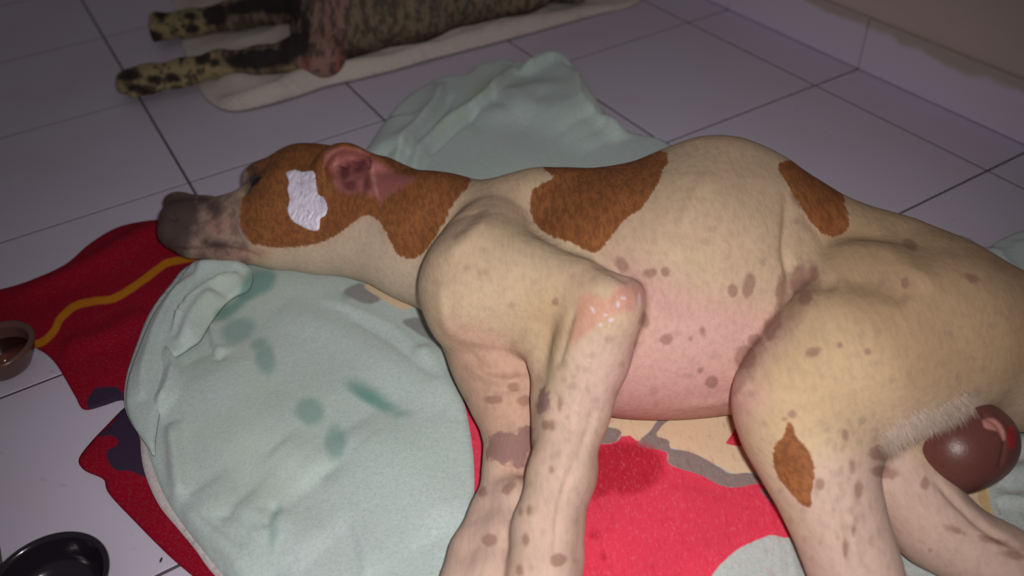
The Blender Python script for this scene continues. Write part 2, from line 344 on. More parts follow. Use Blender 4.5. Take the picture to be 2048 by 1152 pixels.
# turned-over edge of the sheet, one stiff band and a corner lobe under the chin
cloth('folded_edge', [(388, 520), (350, 566), (308, 622), (278, 690), (256, 752), (251, 805), (264, 845), (290, 884), (306, 906), (308, 870), (318, 810), (328, 745), (330, 705), (346, 708), (372, 694), (398, 676), (420, 640), (458, 594), (492, 576), (503, 556), (500, 532), (470, 522), (430, 524)],
    [([(400, 545), (350, 600), (318, 660), (296, 730), (284, 800)], 0.008, 0.012, -1), ([(480, 548), (420, 580), (375, 620), (345, 665)], 0.012, 0.010, 1), ([(440, 590), (400, 630), (365, 690)], 0.010, 0.010), ([(390, 540), (440, 532), (495, 540)], 0.008, 0.012)],
    m_mint, mint_masks, z0=0.0190, th=0.004, wav=(0.002, 20), step=0.0035, edge_w=0.006, parent=sheet)
rear = cloth('mint_cloth', [(1870, 468), (1900, 468), (1935, 474), (1972, 494), (2005, 476), (2048, 460), (2120, 450), (2300, 470), (2360, 700), (2300, 860), (2050, 800), (1900, 640)],
    [([(1975, 494), (2010, 540), (2048, 600)], 0.008, 0.02, 1), ([(2048, 480), (2100, 560)], 0.008, 0.02)], m_mint, mint_masks, z0=0.0045, wav=(0.004, 12))
tag(rear, 'small pale mint cloth end showing behind the rump', 'cloth')
# mat of the second dog
fq = fabric('quilted mat cloth', lin((196, 184, 172)), lin((186, 168, 164))); fq.mix(fq.ramp(fq.noise(22, 3), 0.5, 0.7, 0, 0.5), lin((170, 148, 146)))
bmat = cloth('dog_mat', [(360, 60), (372, 110), (395, 170), (420, 200), (460, 216), (520, 208), (590, 188), (650, 168), (720, 152), (800, 132), (900, 104), (1000, 78), (1100, 50), (1200, 22), (1270, 4), (1280, -20), (1220, -62), (1000, -150), (700, -210), (360, -120)],
    [([(430, 206), (520, 200), (640, 160), (800, 125), (1000, 68), (1230, 8)], 0.016, 0.022), ([(440, 160), (560, 170), (640, 150)], 0.008, 0.02), ([(760, 110), (880, 80), (960, 60), (1100, 20)], 0.010, 0.015, 1), ([(460, 95), (540, 80), (590, 50)], 0.008, 0.02)],
    fq.done(), {}, z0=0.001, th=0.007, wav=(0.004, 16), step=0.006, edge_w=0.008)
tag(bmat, 'cream padded mat under the black and tan dog at the back', 'mat')

# ------------------------------------------------------------------ body builder (signed distance volume)
class Vol:
    def __init__(s, lo, hi, h):
        s.lo = np.array(lo, float); s.h = h; s.n = np.ceil((np.array(hi) - s.lo) / h).astype(int)
        s.D = np.full(s.n, 0.2, np.float32)
        s.ax = [s.lo[i] + h * np.arange(s.n[i]) for i in range(3)]
    def new(s): return np.full(s.n, 0.2, np.float32)
    def sub(s, lo, hi):
        i0 = np.clip(((np.array(lo) - s.lo) / s.h).astype(int), 0, s.n - 1); i1 = np.clip(((np.array(hi) - s.lo) / s.h).astype(int) + 2, 1, s.n)
        return tuple(slice(a, b) for a, b in zip(i0, i1))
    def grid(s, sl): return np.meshgrid(*[a[q] for a, q in zip(s.ax, sl)], indexing='ij', sparse=True)
    @staticmethod
    def smin(a, b, k):
        if k <= 0: return np.minimum(a, b)
        h = np.maximum(k - np.abs(a - b), 0) / k
        return np.minimum(a, b) - h * h * k * 0.25
    def cone(s, D, a, ra, b, rb, k=0.02):
        m = max(ra, rb) + k + 0.01
        sl = s.sub(np.minimum(a, b) - m, np.maximum(a, b) + m); X, Y, Z = s.grid(sl)
        ab = b - a; L = max(ab @ ab, 1e-10)
        t = np.clip(((X - a[0]) * ab[0] + (Y - a[1]) * ab[1] + (Z - a[2]) * ab[2]) / L, 0, 1)
        d = np.sqrt((X - a[0] - t * ab[0]) ** 2 + (Y - a[1] - t * ab[1]) ** 2 + (Z - a[2] - t * ab[2]) ** 2) - (ra + t * (rb - ra))
        D[sl] = s.smin(D[sl], d.astype(np.float32), k)
    def chain(s, D, nodes, k=0.02):
        pr = None
        for nd in nodes:
            p, r = node(nd)
            if pr is None: pr = (p, r); 
            s.cone(D, pr[0], pr[1], p, r, k); pr = (p, r)
    def carve(s, D, c, r, k=0.006):
        sl = s.sub(c - r - 0.02, c + r + 0.02); X, Y, Z = s.grid(sl)
        d = np.sqrt((X - c[0]) ** 2 + (Y - c[1]) ** 2 + (Z - c[2]) ** 2) - r
        D[sl] = -s.smin(-D[sl], d.astype(np.float32), k)
    def mesh(s, name, D, flat=None, sub=1, relax=2):
        if flat is not None:
            Z = s.ax[2][None, None, :]; D = -s.smin(-D, (Z - flat).astype(np.float32) + 0 * D, 0.008)
        D[:, :, 0] = np.maximum(D[:, :, 0], 0.001)
        g = openvdb.FloatGrid(background=0.2); g.copyFromArray(np.ascontiguousarray(D)); 
        pts, q = g.convertToQuads(isovalue=0.0)
        V = pts * s.h + s.lo; q = q[:, ::-1]
        # keep the largest connected lump and relax
        me = bpy.data.meshes.new(name); me.vertices.add(len(V)); me.vertices.foreach_set('co', V.astype(np.float32).ravel())
        me.loops.add(len(q) * 4); me.loops.foreach_set('vertex_index', q.astype(np.int32).ravel())
        me.polygons.add(len(q)); me.polygons.foreach_set('loop_start', np.arange(0, len(q) * 4, 4, dtype=np.int32)); me.update(calc_edges=True); me.validate()
        E = np.empty(len(me.edges) * 2, np.int32); me.edges.foreach_get('vertices', E); E = E.reshape(-1, 2)
        for _ in range(relax):
            acc = np.zeros_like(V); cnt = np.zeros(len(V))
            np.add.at(acc, E[:, 0], V[E[:, 1]]); np.add.at(acc, E[:, 1], V[E[:, 0]]); np.add.at(cnt, E[:, 0], 1); np.add.at(cnt, E[:, 1], 1)
            V = V * 0.5 + 0.5 * acc / np.maximum(cnt, 1)[:, None]
        me.vertices.foreach_set('co', V.astype(np.float32).ravel()); me.update()
        if sub:
            o = bpy.data.objects.new('t', me); COL.objects.link(o); md = o.modifiers.new('s', 'SUBSURF'); md.levels = sub
            dg = bpy.context.evaluated_depsgraph_get(); me2 = bpy.data.meshes.new_from_object(o.evaluated_get(dg)); bpy.data.objects.remove(o); me = me2; me.name = name
        # outward normals
        me.update(); bm = bmesh.new(); bm.from_mesh(me)
        if bm.calc_volume(signed=True) < 0: bmesh.ops.reverse_faces(bm, faces=bm.faces[:]); bm.to_mesh(me)
        bm.free(); me.shade_smooth(); return me
def node(nd):                                     # (px, py, height, radius in pixels) -> centre, radius in metres
    p = P(nd[0], nd[1], nd[2]); return p, nd[3] * depth(p) / F
def toward(p, d):                                 # move a point towards the lens
    v = CAM - p; return p + v / np.linalg.norm(v) * d
def verts(me):
    V = np.empty(len(me.vertices) * 3, np.float32); me.vertices.foreach_get('co', V); return V.reshape(-1, 3).astype(float)
def normals(me):
    N = np.empty(len(me.vertices) * 3, np.float32); me.vertex_normals.foreach_get('vector', N); return N.reshape(-1, 3).astype(float)

# ------------------------------------------------------------------ THE DOG
pc = [P(330, 520, 0)[:2], P(2300, 1250, 0)[:2], P(2500, 500, 0)[:2]]
vol = Vol((-0.50, 0.18, 0.0), (0.80, 1.12, 0.215), 0.0030)
D = vol.D
tor = vol.new()      # trunk
vol.chain(tor, [(1010, 500, .075, 118), (1090, 478, .08, 126), (1200, 492, .08, 134), (1310, 478, .088, 138), (1425, 445, .098, 156), (1490, 470, .095, 146), (1610, 525, .08, 128), (1760, 590, .08, 146), (1870, 640, .08, 136)], .035)
vol.chain(tor, [(990, 590, .07, 108), (1080, 640, .075, 118), (1230, 660, .08, 150), (1350, 662, .08, 150), (1460, 650, .08, 148), (1560, 640, .07, 120)], .04)
vol.chain(tor, [(1220, 560, .09, 140), (1400, 540, .10, 160), (1560, 560, .085, 140)], .05)
vol.chain(tor, [(978, 640, .065, 78), (1006, 730, .055, 78), (1020, 800, .045, 68)], .03)
vol.chain(tor, [(1870, 640, .085, 134), (1985, 718, .08, 104), (2080, 755, .08, 98)], .035)
neck = vol.new()
vol.chain(neck, [(690, 436, .060, 80), (790, 446, .062, 90), (880, 465, .07, 102), (1000, 490, .075, 112)], .04)
vol.chain(neck, [(640, 474, .050, 54), (740, 482, .055, 62), (820, 518, .055, 66), (925, 585, .060, 78)], .03)
head = vol.new()
vol.chain(head, [(618, 394, .060, 92), (600, 420, .060, 90)], .02)
vol.chain(head, [(516, 352, .072, 13), (540, 352, .072, 24)], .008)
vol.chain(head, [(530, 366, .070, 34), (600, 352, .072, 52), (660, 350, .072, 54)], .02)
vol.chain(head, [(600, 430, .058, 90), (540, 440, .050, 74), (470, 450, .046, 55), (385, 448, .044, 50)], .018)
vol.chain(head, [(660, 464, .050, 60), (560, 478, .046, 54), (460, 484, .042, 38), (395, 484, .040, 32)], .018)
vol.chain(head, [(356, 410, .050, 21), (350, 440, .050, 24), (348, 466, .048, 25), (372, 488, .045, 24)], .014)
vol.chain(head, [(352, 408, .044, 19), (420, 412, .046, 22)], .010)
# ear: a laid-back flap with the open side up
ear = vol.new()
vol.chain(ear, [(690, 350, .105, 58), (745, 362, .105, 46), (790, 372, .102, 28), (842, 362, .098, 12)], .015)
vol.chain(ear, [(770, 350, .100, 30), (800, 358, .100, 24), (838, 358, .098, 11)], .012)
ec = P(700, 345, .105); er = 46 * depth(ec) / F
vol.carve(ear, toward(ec, er * 1.0), er * 1.0, .008)
ec2 = P(752, 366, .105); vol.carve(ear, toward(ec2, er * 0.95), er * 0.62, .010)
for c_, r_ in (((676, 345), 15), ((700, 362), 12), ((722, 345), 10)):
    q_ = P(c_[0], c_[1], .108); vol.carve(ear, toward(q_, -0.004), r_ * depth(q_) / F, .006)
def surf_chain(D, pts, z, r, k): vol.chain(D, [(x, y, z, r) for x, y in pts], k)
surf_chain(ear, [(668, 318), (676, 340), (672, 366)], .116, 5, .005)
surf_chain(ear, [(690, 318), (712, 332), (732, 330)], .118, 6, .006)
surf_chain(ear, [(728, 335), (742, 362), (736, 388)], .120, 5, .005)
fore = vol.new()     # upper foreleg with the shoulder
vol.chain(fore, [(1010, 440, .105, 60), (985, 510, .110, 88), (968, 585, .105, 106), (972, 625, .10, 95)], .04)
vol.chain(fore, [(978, 572, .115, 101), (1080, 592, .128, 86), (1165, 602, .142, 64), (1228, 612, .152, 48)], .03)
vol.chain(fore, [(1225, 605, .153, 46), (1262, 588, .156, 25)], .012)
vol.chain(fore, [(1205, 635, .146, 60), (1182, 715, .128, 68), (1150, 820, .105, 61), (1118, 950, .085, 54), (1088, 1060, .072, 55), (1082, 1160, .062, 58), (1060, 1260, .05, 55), (1010, 1350, .040, 62), (960, 1400, .034, 60)], .02)
vol.chain(fore, [(1085, 690, .115, 22), (1100, 780, .10, 20), (1085, 880, .085, 14)], .02)
vol.chain(fore, [(1150, 830, .085, 46), (1140, 950, .070, 42), (1122, 1060, .058, 34), (1125, 1120, .052, 30), (1120, 1200, .045, 36)], .016)
for k_ in range(4): vol.chain(fore, [(1010 - 22 * k_, 1350 + 12 * k_, .038, 32), (950 - 30 * k_, 1420 - 8 * k_, .028, 26)], .012)
fore2 = vol.new()    # lower foreleg
vol.chain(fore2, [(1000, 720, .06, 80), (1018, 800, .05, 66), (1028, 880, .042, 50), (1018, 940, .038, 42), (990, 1030, .034, 42), (955, 1110, .032, 48), (935, 1190, .030, 52), (880, 1300, .030, 52), (820, 1380, .028, 56)], .02)
vol.chain(fore2, [(1035, 1000, .048, 36), (1010, 1080, .046, 44), (990, 1160, .044, 50), (975, 1240, .035, 40)], .012)
vol.chain(fore2, [(970, 650, .06, 70), (1010, 700, .065, 66), (1045, 800, .055, 46)], .03)
for k_ in range(4): vol.chain(fore2, [(820 - 14 * k_, 1370 + 16 * k_, .028, 30), (770 - 16 * k_, 1420 + 12 * k_, .024, 24)], .012)
web = vol.new()
vol.chain(web, [(1010, 655, .098, 30), (1052, 690, .108, 14), (1076, 735, .106, 9), (1082, 800, .096, 7), (1076, 870, .082, 6)], .010)
th = vol.new()       # thigh and shank
vol.chain(th, [(1850, 625, .10, 126), (1880, 665, .108, 130), (1800, 690, .116, 136), (1700, 745, .120, 126), (1592, 800, .110, 94)], .04)
vol.chain(th, [(1700, 620, .110, 120), (1650, 720, .118, 106), (1588, 805, .110, 95), (1612, 880, .095, 92), (1650, 970, .078, 80), (1682, 1060, .062, 69), (1714, 1150, .050, 67), (1760, 1260, .042, 58), (1790, 1330, .038, 60), (1720, 1400, .032, 56)], .03)
vol.chain(th, [(2010, 668, .10, 88), (1900, 690, .11, 100), (1780, 765, .10, 86), (1690, 865, .085, 52)], .04)
vol.chain(th, [(1972, 672, .09, 90), (2090, 750, .09, 92)], .035)
hind2 = vol.new()    # lower hind leg
vol.chain(hind2, [(1740, 870, .05, 80), (1795, 960, .045, 78), (1870, 1055, .040, 68), (1985, 1130, .036, 60), (2110, 1200, .032, 54), (2250, 1290, .030, 46), (2300, 1360, .028, 50)], .025)
vol.chain(hind2, [(1790, 900, .04, 44), (1828, 955, .038, 32), (1905, 1030, .036, 24), (2005, 1088, .036, 24), (2100, 1130, .04, 26)], .02)
tail = vol.new()
vol.chain(tail, [(2120, 690, .07, 40), (2240, 700, .05, 28), (2360, 720, .035, 20), (2480, 730, .03, 14)], .02)
vol.chain(tail, [(2075, 800, .055, 50), (2000, 812, .05, 34), (1950, 850, .05, 30)], .02)
sm = vol.smin
D = sm(tor, neck, .02); D = sm(D, head, .022); D = sm(D, ear, .008); D = sm(D, fore2, .012); D = sm(D, hind2, .010); D = sm(D, tail, .014)
D = sm(D, fore, .006); D = sm(D, web, .012); D = sm(D, th, .012)
me = vol.mesh('dog', D, flat=0.0115, sub=1, relax=2)
V = verts(me); N = normals(me); Q = PIX(V)
vis = np.clip(((CAM - V) / np.linalg.norm(CAM - V, axis=1)[:, None] * N).sum(1) * 2, 0, 1)
def crease(pts, h, wd, up=0.0):                   # fine modelling along a line: wd in pixels, h in metres
    global disp
    d, s_, t = seg_dist(Q, catmull(pts, 5, False)); env = np.clip(np.minimum(t, 1 - t) * 5, 0, 1)
    disp += env * h * np.exp(-(d / wd) ** 2)
disp = np.zeros(len(V))
crease([(975, 400), (930, 440), (890, 470)], -0.004, 14); crease([(985, 430), (940, 475), (890, 520)], 0.002, 16)
crease([(1180, 520), (1230, 545), (1262, 562)], -0.003, 8)
crease([(1575, 375), (1574, 440), (1570, 500), (1580, 560), (1570, 640)], -0.004, 10)
crease([(1600, 420), (1640, 470), (1660, 520)], -0.002, 12)
crease([(880, 560), (900, 660), (1000, 690), (1060, 700)], 0.002, 12); crease([(930, 700), (980, 740), (1050, 740)], -0.002, 9); crease([(940, 760), (1000, 780), (1060, 770)], -0.0018, 8); crease([(930, 730), (1000, 762), (1060, 752)], 0.002, 8)
crease([(1150, 610), (1130, 680), (1112, 740)], -0.002, 8)
crease([(1180, 700), (1150, 830), (1120, 950), (1100, 1060)], 0.0015, 12)
crease([(1200, 760), (1170, 880), (1120, 1000), (1108, 1140)], -0.0014, 8)
crease([(1345, 815), (1460, 800), (1500, 760)], 0.0015, 10)
crease([(440, 494), (470, 500), (520, 512)], -0.002, 5); crease([(345, 500), (400, 500), (450, 492)], -0.0022, 5)
crease([(350, 430), (345, 440)], -0.004, 8); crease([(508, 340), (500, 358), (502, 375)], -0.002, 6)
crease([(1420, 340), (1370, 430), (1350, 520)], 0.0015, 14); crease([(1490, 350), (1450, 440), (1440, 560)], 0.0015, 14)
crease([(1250, 420), (1240, 500), (1260, 560)], 0.0010, 12)
crease([(1740, 440), (1800, 520), (1880, 580)], 0.003, 22); crease([(1680, 560), (1760, 570), (1820, 600)], -0.003, 22)
crease([(1600, 540), (1640, 570), (1680, 560)], -0.003, 14)
crease([(1700, 950), (1700, 1050), (1720, 1150)], 0.002, 12); crease([(1660, 950), (1680, 1060), (1690, 1150)], -0.0015, 8)
crease([(1860, 950), (1960, 1050), (2048, 1100)], -0.003, 8)
disp *= vis
rough_noise = np.sin(V[:, 0] * 190 + 3 * np.sin(V[:, 1] * 120)) * np.sin(V[:, 1] * 170 + 2 * np.sin(V[:, 2] * 150))
V += N * (disp + 0.00009 * rough_noise)[:, None]
me.vertices.foreach_set('co', V.astype(np.float32).ravel()); me.update()
# coat markings
BROWN = [[(490, 320), (520, 290), (600, 260), (640, 260), (700, 270), (770, 300), (820, 325), (870, 330), (910, 345), (942, 362), (912, 400), (890, 440), (868, 478), (848, 505), (825, 518), (800, 512), (786, 495), (775, 470), (762, 450), (745, 432), (722, 434), (706, 446), (684, 462), (655, 480), (610, 492), (560, 495), (525, 492), (500, 484), (484, 465), (476, 430), (482, 398), (500, 372)],
         [(1092, 330), (1105, 352), (1090, 365), (1068, 378), (1060, 400), (1064, 432), (1080, 458), (1110, 475), (1150, 488), (1186, 506), (1202, 498), (1222, 475), (1250, 440), (1285, 415), (1308, 380), (1322, 350), (1332, 305), (1240, 300)],
         [(1556, 330), (1580, 375), (1600, 410), (1622, 440), (1645, 464), (1668, 474), (1690, 464), (1699, 440), (1690, 410), (1685, 388), (1650, 340), (1600, 320)],
         [(1574, 848), (1584, 848), (1592, 870), (1612, 895), (1626, 925), (1629, 955), (1622, 985), (1622, 1012), (1604, 1010), (1578, 985), (1558, 955), (1546, 925), (1550, 892), (1566, 872)]]
SPOT = [(1300, 546, 14, 9), (1465, 580, 10, 14), (1497, 570, 12, 26, 10), (1333, 678, 13, 11), (1405, 662, 6, 9), (1382, 678, 4, 5), (1424, 764, 12, 12), (1288, 640, 10, 16), (1400, 740, 6, 6), (1245, 530, 12, 16, -30), (1330, 545, 9, 10),
        (1110, 606, 7, 7), (1080, 810, 8, 6), (1092, 850, 7, 8), (1058, 865, 8, 10), (1103, 852, 6, 9), (1104, 940, 6, 9), (1058, 1022, 5, 10), (1042, 1024, 4, 7), (1052, 1078, 7, 12), (1120, 810, 5, 12), (1040, 1140, 7, 12), (1118, 1120, 16, 14), (1112, 600, 5, 4),
        (1626, 704, 15, 11, -25), (1735, 703, 8, 7), (1584, 828, 9, 8), (1570, 838, 5, 3), (1640, 970, 9, 12), (1716, 978, 8, 18), (1705, 930, 5, 12), (1690, 870, 5, 10), (1706, 1062, 6, 12), (1690, 1100, 6, 20), (1850, 965, 9, 12), (1820, 490, 16, 9, 20), (1600, 560, 20, 30, 10), (1625, 545, 12, 14), (1610, 595, 14, 18), (1560, 585, 8, 30, 5), (1540, 660, 14, 22), (1510, 680, 16, 12), (1490, 715, 22, 24, -20), (1945, 556, 16, 8, 20), (1810, 565, 8, 9), (1680, 690, 5, 6), (1555, 640, 8, 20),
        (1026, 775, 12, 8), (985, 800, 18, 8), (1048, 800, 14, 10), (1760, 905, 22, 16, -20), (1770, 945, 30, 12, 10), (1915, 1063, 26, 7, 20), (1990, 1080, 30, 9, 12), (2030, 1110, 26, 9, 12), (1860, 1100, 4, 4), (980, 1080, 16, 12), (965, 985, 8, 12), (1020, 975, 16, 10, -40), (1590, 398, 12, 5, 60), (1600, 410, 8, 4, 60)]
PURP = [[(985, 870), (1010, 868), (1055, 850), (1066, 880), (1050, 930), (1025, 925), (990, 925), (972, 905)], [(1080, 780), (1100, 790), (1090, 830), (1075, 820)]]
FAINT = [(RNG.uniform(860, 2000), RNG.uniform(430, 900), RNG.uniform(4, 9), RNG.uniform(4, 8)) for _ in range(90)] + [(RNG.uniform(1560, 1760), RNG.uniform(850, 1140), RNG.uniform(3, 6), RNG.uniform(4, 10)) for _ in range(50)] + [(RNG.uniform(1040, 1200), RNG.uniform(700, 1150), RNG.uniform(3, 5), RNG.uniform(4, 8)) for _ in range(30)]
gi = np.clip(np.round((V - vol.lo) / vol.h).astype(int), 0, vol.n - 1); gi = (gi[:, 0], gi[:, 1], gi[:, 2])
isfore = (fore[gi] < np.minimum(neck[gi], np.minimum(head[gi], ear[gi])) - 0.001) & (Q[:, 0] < 1000)
attr(me, 'brown', np.where(isfore, -12, sdp(Q, BROWN))); attr(me, 'spots', blobs(Q, SPOT)); attr(me, 'purple', sdp(Q, PURP)); attr(me, 'faint', blobs(Q, FAINT))
attr(me, 'pink', np.maximum(sdp(Q, [[(1240, 520), (1330, 560), (1420, 600), (1500, 620), (1560, 660), (1500, 740), (1490, 820), (1200, 830), (1210, 740), (1280, 640)]], far=-120), -120))
attr(me, 'armpit', sdp(Q, [[(880, 640), (960, 660), (1040, 690), (1078, 740), (1075, 860), (1040, 960), (990, 930), (950, 860), (915, 760)]]))
attr(me, 'shank', sdp(Q, [[(1560, 960), (1740, 900), (1780, 870), (1850, 930), (2100, 1100), (2100, 1400), (1500, 1400), (1600, 1080)], [(930, 960), (1050, 1000), (1030, 1150), (1040, 1400), (700, 1400)], [(1150, 690), (1250, 680), (1210, 860), (1160, 1400), (1000, 1400), (1050, 1000), (1090, 860)]]))
attr(me, 'earpink', sdp(Q, [[(650, 310), (668, 300), (700, 296), (742, 312), (790, 345), (828, 358), (800, 375), (775, 392), (762, 412), (752, 392), (720, 385), (690, 385), (668, 365)]]))
attr(me, 'eardeep', blobs(Q, [(690, 345, 9, 22, 10), (700, 372, 14, 10), (718, 335, 16, 10), (735, 365, 7, 16), (722, 325, 14, 6)]))
attr(me, 'earlight', blobs(Q, [(672, 330, 5, 16, 10), (746, 350, 4, 18, -10), (752, 380, 3, 14, -16)]))
attr(me, 'dark', np.maximum.reduce([sdp(Q, [[(322, 385), (385, 386), (398, 410), (396, 440), (388, 470), (376, 500), (360, 520), (310, 500), (310, 400)]]), blobs(Q, [(425, 416, 16, 14), (400, 400, 20, 10), (432, 490, 24, 9, 8), (412, 482, 8, 9), (503, 355, 12, 26, 12), (500, 380, 10, 10)])]))
attr(me, 'muzzle', sdp(Q, [[(330, 380), (470, 385), (478, 430), (486, 470), (500, 500), (480, 540), (330, 540)]]))
attr(me, 'raw', np.maximum(sdp(Q, [[(1160, 592), (1190, 584), (1212, 600), (1240, 570), (1284, 566), (1286, 596), (1262, 620), (1215, 640), (1170, 670), (1140, 700), (1135, 680), (1150, 630)]]), -60))
attr(me, 'graze', blobs(Q, [(1278, 600, 3, 12), (1236, 610, 4, 7), (1222, 640, 5, 4), (1246, 596, 6, 4), (1212, 630, 5, 3), (1200, 650, 4, 4), (1186, 620, 3, 8, -30)]))
attr(me, 'chin', sdp(Q, [[(560, 505), (640, 495), (700, 455), (740, 440), (775, 490), (800, 520), (840, 520), (820, 600), (560, 560)]]))
attr(me, 'whitefur', sdp(Q, [[(1770, 895), (1800, 868), (1850, 838), (1900, 812), (1960, 790), (1960, 850), (1900, 860), (1840, 880), (1790, 900)]]))
attr(me, 'yellowish', sdp(Q, [[(1500, 700), (1600, 600), (1700, 560), (1900, 600), (2000, 700), (1900, 780), (1700, 860), (1560, 900), (1500, 800)], [(1030, 600), (1130, 560), (1150, 640), (1100, 720), (1060, 690)]], far=-120))
attr(me, 'tanhip', sdp(Q, [[(1640, 440), (1800, 400), (2100, 540), (2200, 800), (1960, 780), (1800, 760), (1700, 640)]], far=-120))
attr(me, 'grime', sdp(Q, [[(1560, 560), (1610, 520), (1640, 560), (1600, 640), (1540, 680), (1550, 620)], [(1480, 690), (1530, 690), (1500, 760), (1470, 740)]]))
md = Mat('short dog coat', lin((203, 177, 146)), 0.72, 0.25)
fine = md.noise(230, 3, 0.7, (1, 0.25, 1))
md.mix(md.ramp(md.noise(11, 4), 0.38, 0.68, 0, 0.6), lin((192, 158, 136)))
md.mix(md.ramp(md.noise(17, 3), 0.5, 0.72, 0, 0.4), lin((184, 162, 128)))
md.mask('yellowish', lin((192, 160, 124)), 60, 20, 12, k=0.75)
md.mask('tanhip', lin((182, 150, 116)), 60, 20, 14, k=0.85)
md.mask('pink', lin((202, 156, 148)), 55, 20, 14, k=0.9, bias=-5)
md.mask('armpit', lin((196, 154, 134)), 25, 16, 30, k=0.8)
md.mask('shank', lin((200, 168, 154)), 35, 16, 20, k=0.85)
md.mask('chin', lin((208, 186, 164)), 16, 10, 40, k=0.7)
md.mask('whitefur', lin((212, 194, 184)), 14, 12, k=0.45, fine=fine)
md.mask('grime', lin((150, 116, 100)), 14, 14, k=0.5, fine=fine)
md.mask('faint', lin((156, 128, 112)), 5, 5, 60, k=0.36, bias=-1)
md.mask('spots', lin((146, 106, 92)), 4, 7, 90, k=0.72)
md.mask('purple', lin((142, 106, 102)), 5, 24, 75, k=0.85, bias=0)
md.mask('brown', lin((146, 90, 50)), 2.5, 7, k=1.0, fine=fine)
br = md.ramp(md.at('brown'), 0, 6)
v_ = md.ma('MULTIPLY', br, md.ramp(md.noise(26, 4), 0.4, 0.7, 0, 0.4)); md.mix(v_, lin((172, 112, 66)))
md.mix(md.ma('MULTIPLY', br, md.ramp(fine, 0.4, 0.6, 0, 0.5)), lin((104, 58, 28)))
md.mask('muzzle', lin((160, 136, 122)), 8, 10, 70, k=0.95)
attr(me, 'lip', blobs(Q, [(455, 500, 60, 16, 12), (440, 450, 26, 20), (500, 505, 30, 10, 10)]))
md.mask('lip', lin((182, 134, 120)), 8, 8, 70, k=0.7)
mz = md.ma('MULTIPLY', md.ramp(md.at('muzzle'), 0, 8), md.ramp(md.noise(70, 4, .65), 0.42, 0.62)); md.mix(md.ma('MULTIPLY', mz, 0.75), lin((126, 100, 92)))
md.mask('dark', lin((76, 60, 60)), 12, 16, 60, k=0.92)
md.mask('earpink', lin((166, 100, 98)), 8, 8, 60, k=0.97).mask('eardeep', lin((104, 48, 54)), 6, 4, 90, k=0.8).mask('earlight', lin((208, 148, 138)), 3, 4, k=0.55)
md.mask('raw', lin((206, 130, 118)), 12, 18, 60, k=0.5).mask('graze', lin((214, 196, 204)), 2, 3, 200, k=0.8)
md.mix(md.ramp(fine, 0.36, 0.72, 0, 0.17), (0.10, 0.06, 0.04, 1))
md.bump(fine, 0.55, 0.0008); md.bump(md.noise(45, 2), 0.10, 0.002)
md.b.inputs['Subsurface Weight'].default_value = 0.12; md.b.inputs['Subsurface Radius'].default_value = (0.006, 0.003, 0.002); md.b.inputs['Subsurface Scale'].default_value = 0.5
dog = link('dog', me, md.done())
tag(dog, 'cream and brown short-haired dog lying on its side on the sheet, front of the picture', 'dog')

# surface finder for the small parts that sit on the dog
bvh = BVHTree.FromPolygons([tuple(v) for v in verts(me)], [tuple(p.vertices) for p in me.polygons])
def hit(px, py):
    d = Vector(R @ np.array([px - CX, py - CY, F])).normalized(); r = bvh.ray_cast(Vector(CAM), d)
    return (np.array(r[0]), np.array(r[1])) if r[0] is not None else (None, None)
def patch(name, outline, mat, thick, step=2.2, rough=0.0008, parent=dog):
    out = catmull(outline, 6); L = np.r_[0, np.cumsum(np.linalg.norm(np.diff(np.vstack([out, out[:1]]), axis=0), axis=1))]
    n = int(L[-1] / step); tt = np.linspace(0, L[-1], n, endpoint=False); oc = np.vstack([out, out[:1]])
    B = np.stack([np.interp(tt, L, oc[:, 0]), np.interp(tt, L, oc[:, 1])], 1)
    lo, hi = B.min(0), B.max(0); G = np.array([(x, y) for y in np.arange(lo[1], hi[1], step) for x in np.arange(lo[0], hi[0], step)])
    G = G[inside(G, B)]; d, _, _ = seg_dist(G, B, True); G = G[d > step * .6]
    r = delaunay_2d_cdt([Vector(p) for p in np.vstack([B, G])], [(i, (i + 1) % n) for i in range(n)], [], 1, 1e-5, True)
    V2 = np.array([tuple(v) for v in r[0]]); ed, _, _ = seg_dist(V2, B, True); Vt = []
    for p, e in zip(V2, ed):
        h_, n_ = hit(*p)
        f = min(e / 5, 1) ** 0.6
        s_ = math.sin(p[0] * .55 + 2.2 * math.sin(p[1] * .16) + 3) * math.sin(p[1] * .13 + 1.5 * math.sin(p[0] * .2)) + 0.5 * math.sin(p[0] * 1.3 + p[1] * 0.5)
        Vt.append(h_ + n_ * (-0.0006 + (thick + rough * s_) * f))
    tri = np.array([tuple(reversed(f)) for f in r[2]]); Fc = tri[inside(V2[tri].mean(1), B)]
    o = link(name, mesh(name, Vt, Fc), mat, parent)
    return o
mo = Mat('white ointment', lin((226, 218, 234)), 0.35, 0.4); mo.mix(mo.ramp(mo.noise(110, 3, .6, (1, .35, 1)), 0.48, 0.7, 0, 0.55), lin((188, 170, 190)))
mo.mix(mo.ramp(mo.noise(160, 2), 0.62, 0.75, 0, 0.45), lin((150, 120, 120))); mo.bump(mo.noise(160, 3, .6, (1, .4, 1)), 0.7, 0.002)
oint = patch('ointment', [(572, 344), (590, 338), (606, 342), (622, 340), (630, 346), (634, 372), (638, 388), (648, 394), (656, 412), (652, 432), (642, 438), (640, 456), (632, 463), (616, 460), (596, 450), (582, 440), (574, 420), (578, 400), (574, 380), (576, 362)], mo.done(), 0.0022)
oint['label'] = 'thick white ointment smeared on the cheek'
